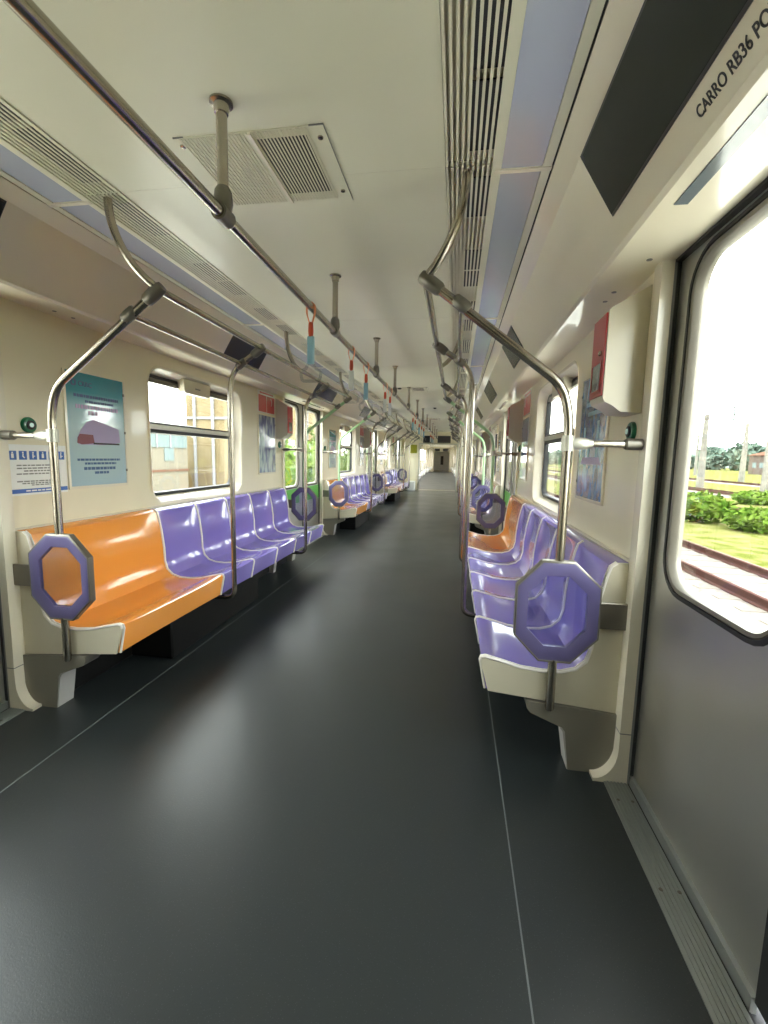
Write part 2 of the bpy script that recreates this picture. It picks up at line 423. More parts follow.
# light diffusers and air grilles, one per ceiling panel
def side_word(s): return 'left' if s < 0 else 'right'
NTH = ['nearest','second','third','fourth','fifth','sixth','seventh','eighth','ninth','tenth','eleventh','twelfth']
def diffuser(s):
    t = thing('ceiling_light', '', 'light', (s*.8635, 0, ZC))
    off = (s*.8635, 0, ZC)
    mb = MB().box(.797,.930,.052,1.690,ZC+.002,ZC+.012)
    if s < 0: mb.mirror()
    mb.build('diffuser', 'diffuser', t, off=off)
    mb = MB().box(.775,.962,.036,.056,ZC-.004,ZC+.01)
    if s < 0: mb.mirror()
    mb.build('end_bar', 'white_trim', t, off=off)
    return t
SEGA = [(.10,.36),(.50,.75),(.79,1.00),(1.03,1.275),(1.31,1.58)]
SEGB = [(.07,.33),(.63,.85),(.875,1.08),(1.34,1.58)]
def grille(s, segs):
    t = thing('air_grille', '', 'grille', (s*.69, 0, ZC)); off = (s*.69, 0, ZC)
    mb = MB(); n = 9; p = .154/n
    for k in range(n):
        x = .611 + k*p + .0015; w = p*.46
        mb.box(x,x+w,.004,1.646,ZC-.0028,ZC+.0138)
    if s < 0: mb.mirror()
    mb.build('slats', 'slat_cream', t, off=off)
    mb = MB().box(.611,.765,.004,1.646,ZC+.014,ZC+.020)
    if s < 0: mb.mirror()
    mb.build('blanking_plate', 'slat_cream', t, off=off)
    xa, xb = (.688,.7655) if s > 0 else (.6115,.70)
    for a, b in segs:
        mb = MB().box(xa,xb,a,b,ZC-.0008,ZC+.0030)
        if s < 0: mb.mirror()
        mb.build('air_slot', 'black_gap', t, off=off)
    mb = MB().box(.611,.765,.004,1.646,ZC+.045,ZC+.05)
    if s < 0: mb.mirror()
    mb.build('duct', 'black_gap', t, off=off)
    return t
for s in (-1,1):
    dproto = diffuser(s); gA = grille(s, SEGA); gB = grille(s, SEGB)
    usedd = usedA = usedB = False; cnt = 0
    for i, y in enumerate(J[:-1]):
        if y < -.1 or y+1.65 > Y1+.2: continue
        lab = 'flat blue-grey ceiling light, %s along the %s side of the carriage' % (NTH[cnt], side_word(s))
        if not usedd: d = dproto; d.location.y = y; d['label'] = lab; d['group'] = 'ceiling lights on the %s' % side_word(s); usedd = True
        else: d = copy_tree(dproto, (dproto.location.x, y, ZC), label=lab)
        src = gA if cnt % 3 == 0 else gB
        lab = 'cream slotted air grille beside the ceiling lights, %s along the %s side' % (NTH[cnt], side_word(s))
        if src is gA and not usedA: g = gA; g.location.y = y; usedA = True
        elif src is gB and not usedB: g = gB; g.location.y = y; usedB = True
        else: g = copy_tree(src, (src.location.x, y, ZC))
        g['label'] = lab; g['group'] = 'air grilles on the %s' % side_word(s)
        cnt += 1

# square return-air vents in the middle of the ceiling
def ac_vent():
    t = thing('ceiling_vent', 'square cream ceiling vent with one pale and one dark louvre, nearest the camera', 'vent', (.02,1.59,ZC), 'square vents in the ceiling'); off = (.02,1.59,ZC)
    MB().box(-.222,.258,1.405,1.780,ZC-.003,ZC+.0).build('frame_plate', 'ceiling_white', t, off=off)
    mb = MB()
    for k in range(20): x = -.205+k*.0113; mb.box(x,x+.006,1.408,1.777,ZC-.0065,ZC-.002)
    for k in range(16): x = .032+k*.0113; mb.box(x,x+.0045,1.408,1.777,ZC-.0065,ZC-.002)
    mb.build('louvre', 'slat_cream', t, off=off)
    MB().box(.036,.196,1.440,1.730,ZC-.0040,ZC-.0031).build('dark_opening', 'black_gap', t, off=off)
    MB().box(.020,.030,1.405,1.780,ZC-.012,ZC-.002).build('divider', 'white_trim', t, off=off)
    MB().box(.2585,.2600,1.405,1.80,ZC-.004,ZC-.0005).build('shadow_line', 'ink_grey', t, off=off)
    MB().box(-.224,-.19,1.402,1.405,ZC-.004,ZC-.0005).build('shadow_line', 'ink_grey', t, off=off); MB().box(.215,.26,1.402,1.405,ZC-.004,ZC-.0005).build('shadow_line', 'ink_grey', t, off=off)
    for x, y in ((.236,1.455),(.236,1.735),(-.213,1.44)):
        MB().lathe((x,y,ZC-.003),(0,0,-1),[(0,.009),(.004,.008),(.005,.004)],14).build('screw', 'steel', t, off=off)
    return t
v = ac_vent()
for k, lb in ((1,'square ceiling vent beyond the nearest one, above the second doorway'),(2,'third square ceiling vent, above the third doorway'),(3,'farthest square ceiling vent before the end bulkhead')):
    copy_tree(v, (.02,1.59+PITCH*k,ZC), label=lb)
for (x,y,lb) in ((-.14,6.45,'small round black detector on the ceiling beside the second vent'),(.24,9.0,'small round black detector on the ceiling farther down the carriage')):
    o = MB().lathe((x,y,ZC),(0,0,-1),[(0,.032),(.012,.030),(.022,.018),(.024,.004)],20).build('ceiling_detector', 'ink_black', off=(x,y,ZC)); tag(o, lb, 'detector', 'black detectors on the ceiling')

# ------------------------------------------------------------------ centre ceiling rail with posts, straps
RZ = 1.915
t = thing('ceiling_grab_rail', 'long steel grab rail hanging from the ceiling along the middle of the carriage', 'grab rail', (0,0,RZ)); off=(0,0,RZ)
MB().tube([(0,y,RZ) for y in (-.25,4,8,12,16.6)], .0165, 16).build('rail', 'steel', t, off=off)
for y in (.05,1.29,2.50,3.80,4.95,6.40,7.80,9.1,10.4,11.6,12.9,14.2,15.6):
    p = MB().cyl((0,y,RZ+.01),(0,y,ZC-.002),.0155,16).build('post', 'steel', t, off=off)
    MB().lathe((0,y,ZC),(0,0,-1),[(0,.032),(.006,.032),(.009,.022),(.03,.019)],20).build('flange', 'steel', p, off=off)
    mb = MB().lathe((0,y,RZ+.075),(0,0,-1),[(0,.017),(.012,.024),(.045,.027),(.06,.024),(.075,.022)],16)
    mb.tube([(0,y-.028,RZ),(0,y+.028,RZ)], .0235, 16)
    mb.build('clamp', 'cast_grey', p, off=off)

def strap(sleeve):
    t = thing('hanging_strap', '', 'strap handle', (0,0,RZ), 'straps hanging from the centre rail'); off=(0,0,RZ)
    # loop over the rail
    pts = []
    for k in range(13):
        a = PI*k/12; pts.append((.021*math.cos(a), 0, RZ+.021*math.sin(a)))
    pts = [(.006,0,RZ-.075),(.020,0,RZ-.03)] + pts + [(-.020,0,RZ-.03),(-.006,0,RZ-.075)]
    mb = MB(); loops = []
    for p in pts: loops.append([(p[0],-.010,p[2]),(p[0],.010,p[2]),(p[0]*.86,.010,p[2]+(-.002)),(p[0]*.86,-.010,p[2]-.002)])
    mb.loft(loops, True); mb.build('loop', 'strap_orange', t, off=off)
    mb = MB(); mb.tube([(0,0,RZ-.068),(0,0,RZ-.074),(0,0,RZ-.11),(0,0,RZ-.135)], .011, 12, scale=[.6,1,1.15,.9]); mb.build('buckle', 'strap_red', t, off=off)
    mb = MB().bbox(-.016,.016,-.010,.010,RZ-.255,RZ-.130,.004); mb.build('sleeve', sleeve, t, off=off)
    ring = []
    for k in range(25):
        a = 2*PI*k/24; x, z = .048*math.sin(a), RZ-.300+.052*math.cos(a)
        if math.cos(a) < -.6: z = RZ-.300-.6*.052
        ring.append((x*(.55 if math.cos(a) > .5 else 1), 0, z))
    MB().tube(ring, .0075, 10, caps=False).build('handle', 'clear_plastic', t, off=off)
    return t
sb = strap('sleeve_blue'); sw = strap('sleeve_white')
straps = [(2.08,0),(2.90,1),(3.38,0),(4.30,1),(4.62,1),(7.1,0),(7.5,1),(8.3,0),(8.9,1),(9.5,0),(12.1,1),(12.9,0),(13.7,1)]
ub = uw = False
for i, (y, kind) in enumerate(straps):
    lb = 'strap handle with %s sleeve, %s from the camera on the centre rail' % ('white' if kind else 'light blue', NTH[i] if i < 12 else 'farthest')
    if i >= 12: lb = 'hanging strap handle with red buckle and white sleeve, farthest along the centre rail'
    src = sw if kind else sb
    if kind == 0 and not ub: o = sb; ub = True; o.location.y = y
    elif kind == 1 and not uw: o = sw; uw = True; o.location.y = y
    else: o = copy_tree(src, (0,y,RZ))
    o['label'] = lb

# ------------------------------------------------------------------ side rails and poles
RX1, RZ1, RX2, RZ2 = .547, 1.900, .682, 1.806
def lin(a, b, t): return tuple(a[i]+(b[i]-a[i])*t for i in range(3))
def clampm(mb, a, b, r=.025):
    a, b = Vector(a), Vector(b); L = (b-a).length; d = (b-a)/L
    mb.tube([a, a+d*L*.12, a+d*L*.5, a+d*L*.88, b], r, 16, scale=[.8,1,1.06,1,.8]); return mb
def hanger_pts(y, dy):
    a, b, c, d = Vector((.684,y-dy,ZC-.002)), Vector((.684,y-dy,2.06)), Vector((.610,y-dy*.55,1.945)), Vector((RX1,y,RZ1+.004))
    return [a*(1-t)**3 + b*3*t*(1-t)**2 + c*3*t*t*(1-t) + d*t**3 for t in [i/14 for i in range(15)]]
def mk(mb, s, name, mat, par, off):
    if s < 0: mb.mirror()
    return mb.build(name, mat, par, off=off)
OCT = [(1.030,.853),(1.146,.853),(1.243,.762),(1.243,.565),(1.150,.464),(1.034,.464),(.940,.560),(.940,.755)]
OC = (1.091,.660)
def octl(k, d=0, y=0):
    return [(OC[0]+(x-OC[0])*k, y, OC[1]+(z-OC[1])*k) for x, z in OCT]
def end_pole(s, y, q, pm, label, group):
    """q=-1: near end of a bank (hanger leans to the camera), q=+1: far end"""
    t = thing('grab_pole', label, 'grab pole', (s*1.09, y, .25), group); off = (s*1.09,y,.25)
    path = fillet([(.560,y,RZ1-.010),(1.058,y,1.512),(1.09,y,1.40),(1.09,y,.86)], .10, 8)
    mk(MB().tube(path, .0175, 16), s, 'pole', pm, t, off)
    mk(MB().tube([(1.09,y,.468),(1.09,y,.262),(1.09,y,.253)], .0175, 16, scale=[1,1,.8]), s, 'lower_pole', 'steel', t, off)
    h = mk(MB().tube(hanger_pts(y, .09*-q if q < 0 else -.09), .0155, 14), s, 'ceiling_hanger', 'steel', t, off)
    mk(clampm(MB(), lin((RX1-.018,y,RZ1+.012),(RX1+.06,y,RZ1-.045),0), (RX1+.06,y,RZ1-.045), .026), s, 'clamp', 'cast_grey', t, off)
    mk(clampm(MB(), (.655,y,1.826), (.712,y,1.783), .0235), s, 'clamp', 'cast_grey', t, off)
    # tee to the wall
    b = mk(MB().tube([(1.10,y,1.302),(1.36,y,1.302)], .0125, 14), s, 'wall_bar', 'steel', t, off)
    mk(MB().tube([(1.09,y,1.330),(1.09,y,1.274)], .0235, 16).tube([(1.10,y,1.302),(1.125,y,1.302),(1.15,y,1.302),(1.178,y,1.302)], .021, 14, scale=[.9,1.1,1,.62]), s, 'tee_clamp', 'cast_light', t, off)
    mk(MB().tube([(1.285,y,1.302),(1.292,y,1.302),(1.359,y,1.302)], .021, 16, scale=[.75,1,1]), s, 'wall_socket', 'cast_grey', b, off)
    # octagonal screen
    d = .016
    O = mk(MB().loft([octl(1.0,y=y-d),octl(1.0,y=y+d),octl(.955,y=y+d*1.15),octl(.72,y=y+d*.6),octl(.72,y=y-d*.6),octl(.955,y=y-d*1.15),octl(1.0,y=y-d)]), s, 'octagonal_screen', 'purple_frame', t, off)
    mk(MB().loft([octl(1.035,y=y-d*.9),octl(1.035,y=y+d*.9),octl(1.0,y=y+d*1.1),octl(.985,y=y+d*1.0),octl(.985,y=y-d*1.0),octl(1.0,y=y-d*1.1),octl(1.035,y=y-d*.9)]), s, 'rim', 'cast_grey', O, off)
    mk(MB().loft([octl(.735,y=y-.003),octl(.735,y=y+.003)], True), s, 'pane', 'panel_glass', O, off)
    mk(MB().bbox(1.236,1.359,y-.006,y+.006,.603,.706,.003), s, 'wall_bracket', 'steel_dark', O, off)
    return t
def mid_pole(s, y, label, group):
    t = thing('grab_pole', label, 'grab pole', (s*.76, y, .27), group); off = (s*.76,y,.27)
    path = fillet([(.560,y,RZ1-.010),(.728,y,1.775),(.762,y,1.68),(.762,y,.275),(.90,y,.268)], .06, 8)
    mk(MB().tube(path, .0165, 16), s, 'pole', 'steel', t, off)
    mk(clampm(MB(), (RX1-.018,y,RZ1+.012), (RX1+.06,y,RZ1-.045), .025), s, 'clamp', 'cast_grey', t, off)
    mk(clampm(MB(), (.655,y,1.826), (.712,y,1.783), .0225), s, 'clamp', 'cast_grey', t, off)
    return t
for s in (-1,1):
    sd = side_word(s)
    for k, a in enumerate(BANK):
        bn = ['nearest','middle','farthest'][k]
        gl = 'pale green' if k == 1 else 'steel'; gf = 'pale green' if k == 0 else 'steel'
        end_pole(s, a-.032, -1, 'pole_green' if k == 1 else 'steel', '%s pole with octagonal screen at the near end of the %s %s bench' % (gl, bn, sd), 'poles with octagonal screens')
        end_pole(s, a+3.35, 1, 'pole_green' if k == 0 else 'steel', '%s pole with octagonal screen at the far end of the %s %s bench' % (gf, bn, sd), 'poles with octagonal screens')
        mid_pole(s, a+.965, 'plain steel pole at the front of the %s %s bench, nearer of two' % (bn, sd), 'plain poles at the seat fronts')
        mid_pole(s, a+2.43, 'plain steel pole at the front of the %s %s bench, farther of two' % (bn, sd), 'plain poles at the seat fronts')
        yc = a+1.62
        t = thing('overhead_grab_rail', 'pair of overhead steel rails above the %s %s bench' % (bn, sd), 'grab rail', (s*RX1, yc, RZ1), 'overhead rails above the benches'); off=(s*RX1,yc,RZ1)
        mk(MB().tube([(RX1,a-.05,RZ1),(RX1,yc,RZ1),(RX1,a+3.37,RZ1)], .0155, 14), s, 'rail', 'steel', t, off)
        mk(MB().tube([(RX2,a-.04,RZ2),(RX2,yc,RZ2),(RX2,a+3.36,RZ2)], .0125, 14), s, 'lower_rail', 'steel', t, off)
        mk(MB().tube(hanger_pts(yc, -.12), .0155, 14), s, 'ceiling_hanger', 'steel', t, off)

# ------------------------------------------------------------------ benches
PROF = [(.838,.300),(.813,.424),(.818,.438),(.834,.441),(.90,.426),(.974,.407),(1.06,.399),(1.13,.402),(1.185,.419),(1.222,.455),(1.238,.51),(1.241,.60),(1.256,.72),(1.273,.80),(1.285,.840),(1.306,.856)]
def seat(s, w, mat):
    """moulded seat, w wide, origin at its near bottom corner on the wall side"""
    t = thing('train_seat', '', 'seat', (s*1.1,0,.30)); off=(s*1.1,0,.30)
    n = 14; loops = []
    for j in range(n+1):
        u = -1 + 2*j/n; y = w*j/n; sc = (1-abs(u)**3)
        L = []
        for i, (x, z) in enumerate(PROF):
            dx = dz = 0
            if 4 <= i <= 8: dz = -.016*sc*min(1,(i-3)/2)
            if 8 <= i <= 13: dx = .020*sc
            if i in (2,3): dz = -.010*sc
            if i in (0,1): dx = .006*sc
            L.append((x+dx, y, z+dz))
        L += [(1.349,y,.858),(1.349,y,.300)]
        loops.append(L)
    mk(MB().loft(loops, True), s, 'shell', mat, t, off)
    for yy in (.0035, w-.0035):
        mk(MB().tube([(x,yy,z) for x,z in PROF], .0058, 6), s, 'edging', 'seat_edging', t, off)
    return t
def bench(s, label):
    t = thing('seat_bench', label, 'bench frame', (s*1.1,0,0), 'cream bench frames on grey brackets'); off=(s*1.1,0,0)
    def endp(y0, y1):
        poly = [(.843,.302),(.838,.310)] + [(x+.0015,z-.001) for x,z in PROF[1:]] + [(1.357,.857),(1.357,.254)]
        mb = MB()
        y0_, y1_ = y0, y1
        mb.prism_y([(.850,.297)]+[(x+.002,z) for x,z in PROF[1:]]+[(1.357,.857),(1.350,.254)], y0_, y1_)
        mk(mb, s, 'end_panel', 'panel_cream', t, off)
    endp(-.012,.0); endp(3.222,3.234)
    for yy in (-.010, 3.232): mk(MB().tube([(x,yy,z) for x,z in PROF[1:]], .0055, 6), s, 'panel_edging', 'seat_edging', t, off)
    mk(MB().box(1.350,1.3595,-.012,3.234,.26,.868), s, 'back_rail', 'panel_cream', t, off)
    mk(MB().prism_y([(.93,.299),(1.356,.299),(1.356,.262),(.96,.272)], .02, 3.2), s, 'seat_beam', 'bracket_grey', t, off)
    bp_ = [(1.003,.276),(1.006,.245),(1.02,.228),(1.10,.195),(1.145,.178),(1.158,.160),(1.178,0),(1.268,0),(1.300,.006),(1.330,.040),(1.343,.11),(1.345,.20),(1.352,.2535)]
    for (ya,yb) in ((-.024,.070),(2.60,2.66),(3.15,3.246)):
        b_ = mk(MB().prism_y(bp_, ya, yb), s, 'support_bracket', 'bracket_grey', t, off)
        mk(MB().prism_y([(1.140,.172),(1.150,.158),(1.175,.0),(1.182,.0),(1.162,.165),(1.150,.180)], ya+.004, yb+.001), s, 'bracket_face', 'bracket_light', b_, off)
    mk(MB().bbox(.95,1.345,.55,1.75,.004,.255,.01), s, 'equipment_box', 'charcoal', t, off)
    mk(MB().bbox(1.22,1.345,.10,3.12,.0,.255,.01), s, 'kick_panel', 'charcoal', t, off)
    return t
W = .46
for s in (-1,1):
    sd = side_word(s)
    b0 = bench(s, 'cream and grey frame of the nearest %s bench' % sd); b0.location.y = BANK[0]
    copy_tree(b0, (b0.location.x, BANK[1], 0), label='cream and grey frame of the middle %s bench' % sd)
    copy_tree(b0, (b0.location.x, BANK[2], 0), label='cream and grey frame of the farthest %s bench' % sd)
    po = seat(s, 2*W, 'orange_seat'); pp = seat(s, W, 'purple_seat'); uo = up_ = False
    for k, a in enumerate(BANK):
        bn = ['nearest','middle','farthest'][k]
        first = not (s > 0 and k == 0)
        yo = a if first else a+5*W
        if not uo: o = po; o.location.y = yo; uo = True
        else: o = copy_tree(po, (po.location.x, yo, .30))
        o['label'] = 'glossy orange double-width moulded seat on the %s %s bench' % (bn, sd); o['group'] = 'orange double seats'
        for j in range(5):
            y = (a+2*W if first else a) + j*W
            if not up_: o = pp; o.location.y = y; up_ = True
            else: o = copy_tree(pp, (pp.location.x, y, .30))
            nth = ['nearest the camera','second from the camera','third, in the middle','fourth from the camera','farthest from the camera'][j]
            o['label'] = 'purple moulded seat on the %s %s bench, %s of its five' % (bn, sd, nth); o['group'] = 'purple seats on the %s benches' % sd

# ------------------------------------------------------------------ things on the walls
def wall_thing(name, label, cat, s, y, z, group=None, x=WX):
    return thing(name, label, cat, (s*x, y, z), group), (s*x, y, z)
def bars(mb, x0, x1, rows, y0, y1):
    for (z, h, a, b) in rows:
        yy = y0+(y1-y0)*a; ye = y0+(y1-y0)*b
        while yy < ye-.004:
            w = min(random.uniform(.010,.030), ye-yy); mb.box(x0,x1,yy,yy+w,z-h/2,z+h/2); yy += w+.005
    return mb
def poster(s, y0, y1, z0, z1, sheet, label, group, detail=None):
    t, off = wall_thing('poster', label, 'poster', s, (y0+y1)/2, z0, group)
    mk(MB().loft([atx(WX,rrect(y0-.012,y1+.012,z0-.016,z1+.006,.006)),atx(WX-.008,rrect(y0-.012,y1+.012,z0-.016,z1+.006,.006)),atx(WX-.010,rrect(y0,y1,z0,z1,.003)),atx(WX-.006,rrect(y0,y1,z0,z1,.003))]), s, 'frame', 'white_trim', t, off)
    mk(MB().box(WX-.0075,WX-.0055,y0,y1,z0,z1), s, 'sheet', sheet, t, off)
    if detail: detail(t, s, off, y0, y1, z0, z1)
    for zz in (z0+.08, (z0+z1)/2, z1-.08):
        mk(MB().bbox(WX-.011,WX-.006,y1-.004,y1+.010,zz-.008,zz+.008,.002), s, 'clip', 'cast_grey', t, off)
    return t
def train_print(t, s, off, y0, y1, z0, z1):
    X0, X1 = WX-.0085, WX-.0074; w = y1-y0; h = z1-z0
    # left wall: reading direction runs along +y
    P = lambda u, v: (y0+w*u, z0+h*v)
    lx = -(WX-.0085)
    text('CRRC', .036, 'ink_navy', t, matrix=basis((lx-off[0], y0+w*.20-off[1], z0+h*.885-off[2]), (0,1,0), (0,0,1)))
    mb = MB(); ring = rrect(y0+w*.085,y0+w*.165,z0+h*.88,z0+h*.935,.01); rin = rrect(y0+w*.105,y0+w*.145,z0+h*.892,z0+h*.923,.005)
    mk(mb.loft([atx(X1,ring),atx(X0,ring),atx(X0,rin),atx(X1,rin)]), s, 'logo', 'ink_navy', t, off)
    r1 = [(z0+h*.80,.016,.12,.90),(z0+h*.755,.014,.30,.80)]
    mk(bars(MB(),X0,X1,r1,y0,y1), s, 'printed_line', 'ink_navy', t, off)
    r2 = [(z0+h*.705,.022,.14,.90),(z0+h*.655,.024,.34,.52)]
    mk(bars(MB(),X0,X1,r2[:1],y0,y1), s, 'printed_heading', 'ink_lilac', t, off); mk(bars(MB(),X0,X1,r2[1:],y0,y1), s, 'printed_heading', 'ink_lilac', t, off)
    r3 = [(z0+h*.235,.012,.12,.88),(z0+h*.20,.012,.24,.80),(z0+h*.155,.016,.22,.78),(z0+h*.115,.014,.40,.66)]
    mk(bars(MB(),X0,X1,r3,y0,y1), s, 'printed_line', 'ink_navy', t, off)
    body = [P(.14,.385),P(.14,.43),P(.20,.50),P(.30,.57),P(.42,.60),P(.88,.53),P(.90,.40),P(.60,.37),P(.16,.37)]
    mk(MB().prism_x(body, X0, X1), s, 'printed_train', 'ink_lilac', t, off)
    nose = [P(.13,.385),P(.14,.43),P(.18,.465),P(.40,.46),P(.42,.385),P(.20,.37)]
    mk(MB().prism_x(nose, X0-.0006, X0), s, 'printed_train_nose', 'ink_maroon', t, off)
    mk(MB().prism_x([P(.40,.375),P(.88,.375),P(.88,.39),P(.40,.39)], X0-.0007, X0), s, 'printed_track', 'ink_black', t, off)
def blue_print(t, s, off, y0, y1, z0, z1):
    w = y1-y0; h = z1-z0; X0, X1 = WX-.0085, WX-.0074
    mk(bars(MB(),X0,X1,[(z0+h*.78,.022,.15,.8),(z0+h*.70,.02,.2,.7)],y0,y1), s, 'printed_heading', 'ink_sky', t, off)
    mk(MB().prism_x([(y0+w*.1,z0+h*.28),(y0+w*.9,z0+h*.28),(y0+w*.8,z0+h*.34),(y0+w*.2,z0+h*.34)], X0, X1), s, 'printed_train', 'ink_lilac', t, off)
    for u in (.25,.55,.75): mk(MB().box(X0,X1,y0+w*u,y0+w*(u+.07),z0+h*.34,z0+h*(.55+.1*math.sin(u*9))), s, 'printed_tower', 'ink_sky', t, off)
for k in range(3):
    d = PITCH*k; bn = ['nearest','middle','farthest'][k]
    poster(-1, 2.125+d, 2.540+d, 1.045, 1.660, 'poster_teal', 'teal poster with a train picture above the %s left bench' % bn, 'teal train posters', train_print)
    poster(-1, 4.48+d, 4.91+d, 1.045, 1.650, 'poster_mixed' , 'grey-blue poster under the red sign above the %s left bench' % bn, 'grey-blue posters')
    poster(1, 2.20+d, 2.64+d, 1.05, 1.66, 'poster_blue', 'deep blue poster above the near end of the %s right bench' % bn, 'blue posters', blue_print)
    poster(1, 4.50+d, 4.90+d, 1.05, 1.64, 'poster_blue', 'narrow blue poster above the far end of the %s right bench' % bn, 'blue posters')
    for s in (-1,1):
        y0, y1, z0, z1 = 4.48+d, 4.91+d, 1.675, 1.905
        t, off = wall_thing('notice_sign', 'red two-panel notice above a poster at the far end of the %s %s bench' % (bn, side_word(s)), 'sign', s, (y0+y1)/2, z0, 'red notices')
        mk(MB().loft([atx(WX,rrect(y0,y1,z0,z1,.006)),atx(WX-.004,rrect(y0,y1,z0,z1,.006))],True), s, 'backing', 'white_print', t, off)
        ym = (y0+y1)/2
        for (a,b) in ((y0+.012,ym-.006),(ym+.006,y1-.012)):
            mk(MB().box(WX-.0048,WX-.004,a,b,z0+.012,z1-.045), s, 'red_panel', 'red_print', t, off)
        mk(bars(MB(),WX-.0048,WX-.004,[(z1-.022,.016,.1,.9)],y0,y1), s, 'printed_heading', 'red_print', t, off)
        arc = [(WX-.0052, ym+.10+.030*math.sin(q), (z0+z1)/2+.012+.040*math.cos(q)) for q in [2.6*i/10 for i in range(11)]]
        mk(MB().tube(arc, .005, 8), s, 'white_symbol', 'white_print', t, off)

# white accessibility sticker left of the nearest left pole
t, off = wall_thing('information_sticker', 'white sticker with a row of blue pictogram squares beside the teal poster', 'sticker', -1, 1.93, 1.02)
mk(MB().box(WX-.0015,WX,1.79,2.108,1.020,1.262), -1, 'sheet', 'white_print', t, off)
for i in range(6):
    a = 1.790+.004+i*.0525
    sq = mk(MB().box(WX-.0022,WX-.0015,a,a+.040,1.190,1.232), -1, 'pictogram', 'blue_print', t, off)
    mb = MB().lathe((WX-.0022,a+.020,1.224),(-1,0,0),[(0,.004),(.0006,.004)],10)
    sh = i % 3
    if sh == 0: mb.box(WX-.0028,WX-.0022,a+.014,a+.026,1.198,1.219)
    elif sh == 1: mb.prism_x([(a+.018,1.219),(a+.024,1.219),(a+.022,1.208),(a+.030,1.200),(a+.026,1.197),(a+.016,1.205)], WX-.0028, WX-.0022)
    else: mb.box(WX-.0028,WX-.0022,a+.016,a+.022,1.197,1.219); mb.box(WX-.0028,WX-.0022,a+.022,a+.030,1.205,1.209)
    mk(mb, -1, 'white_figure', 'white_print', sq, off)
mk(bars(MB(),WX-.0021,WX-.0015,[(1.163,.006,.13,.86),(1.149,.006,.13,.84),(1.136,.006,.24,.86),(1.122,.006,.12,.84),(1.086,.006,.12,.86),(1.076,.006,.2,.8),(1.067,.005,.35,.7)],1.79,2.108), -1, 'printed_line', 'ink_grey', t, off)
bb = mk(MB().box(WX-.0022,WX-.0015,1.80,2.105,1.030,1.050), -1, 'blue_band', 'blue_print', t, off)
mk(bars(MB(),WX-.0027,WX-.0022,[(1.040,.007,.25,.8)],1.79,2.108), -1, 'printed_line', 'white_print', bb, off)

# green door buttons
def button(s, y, label):
    t, off = wall_thing('door_switch', label, 'button', s, y, 1.356, 'green door buttons')
    mk(MB().lathe((WX,y,1.356),(-1,0,0),[(0,.038),(.008,.038),(.014,.034),(.016,.026)],28), s, 'housing', 'green_plastic', t, off)
    mk(MB().lathe((WX-.016,y,1.356),(-1,0,0),[(0,.022),(.004,.022),(.006,.018)],24), s, 'ring', 'ink_black', t, off)
    mk(MB().lathe((WX-.022,y,1.356),(-1,0,0),[(0,.011),(.003,.010)],20), s, 'lamp', 'indicator', t, off)
for k in range(3):
    for s in (-1,1):
        bn = ['nearest','middle','farthest'][k]
        button(s, 1.905+PITCH*k, 'round green door button at the near end of the %s %s bench' % (bn, side_word(s)))
        button(s, 5.05+PITCH*k, 'round green door button at the far end of the %s %s bench' % (bn, side_word(s)))

# emergency boxes with a red front
def ebox(s, y0, label):
    y1 = y0+.165; t, off = wall_thing('emergency_box', label, 'emergency box', s, (y0+y1)/2, 1.42, 'cream emergency boxes with red fronts')
    poly = [(1.359,1.875),(1.228,1.800),(1.220,1.79),(1.220,1.475),(1.226,1.462),(1.255,1.448),(1.285,1.425),(1.359,1.420)]
    mk(MB().prism_y(poly, y0, y1), s, 'housing', 'panel_cream', t, off)
    f = mk(MB().bbox(1.2135,1.2205,y0+.006,y1-.006,1.485,1.785,.002), s, 'red_door', 'red_paint', t, off)
    mk(MB().box(1.2125,1.2136,y0+.030,y1-.030,1.510,1.610), s, 'glass_pane', 'pane_grey', f, off)
    mk(MB().loft([[(1.2132,y,z) for y,z in rrect(y0+.022,y1-.022,1.500,1.620,.004)],[(1.2105,y,z) for y,z in rrect(y0+.022,y1-.022,1.500,1.620,.004)],[(1.2105,y,z) for y,z in rrect(y0+.030,y1-.030,1.510,1.610,.003)],[(1.2132,y,z) for y,z in rrect(y0+.030,y1-.030,1.510,1.610,.003)]]), s, 'pane_frame', 'red_paint', f, off)
    mk(MB().lathe((1.2135,y0+.04,1.645),(-1,0,0),[(0,.010),(.006,.010),(.010,.006)],14), s, 'latch', 'steel', f, off)
ebox(1, 1.835, 'cream box with red front on the right wall above the nearest green button')
ebox(-1, 4.945, 'cream box with red front at the far end of the nearest left bench')
ebox(1, 4.95, 'cream box at the far end of the nearest right bench')
ebox(-1, 9.945, 'cream box with red front at the far end of the middle left bench')
ebox(1, 9.95, 'cream box at the far end of the middle right bench')

# display screens set in the slanted cove
def cove_pt(x, out=0.):
    # point on the cove surface, offset along its normal into the car
    z = 2.168 + (x-1.026)*(1.982-2.168)/(1.138-1.026)
    nx, nz = -(2.168-1.982), -(1.138-1.026); L = math.hypot(nx, nz)
    return (x+nx/L*out, z+nz/L*out)
def screen(s, ya, yb, label, xa=1.027, xb=1.134):
    t = thing('display_screen', label, 'display screen', (s*1.08,(ya+yb)/2,2.075), 'dark screens in the ceiling cove'); off=(s*1.08,(ya+yb)/2,2.075)
    def slab(e, o0, o1):
        a0, b0 = cove_pt(xa+e,o0), cove_pt(xb-e,o0); a1, b1 = cove_pt(xa+e,o1), cove_pt(xb-e,o1)
        return MB().prism_y([a0,b0,b1,a1], ya+e, yb-e)
    mk(slab(0,-.004,.003), s, 'bezel', 'ink_black', t, off)
    mk(slab(.004,.003,.0055), s, 'glass', 'screen_glass', t, off)
screen(1, .28, 1.575, 'long dark glass display in the cove above the nearest right doorway')
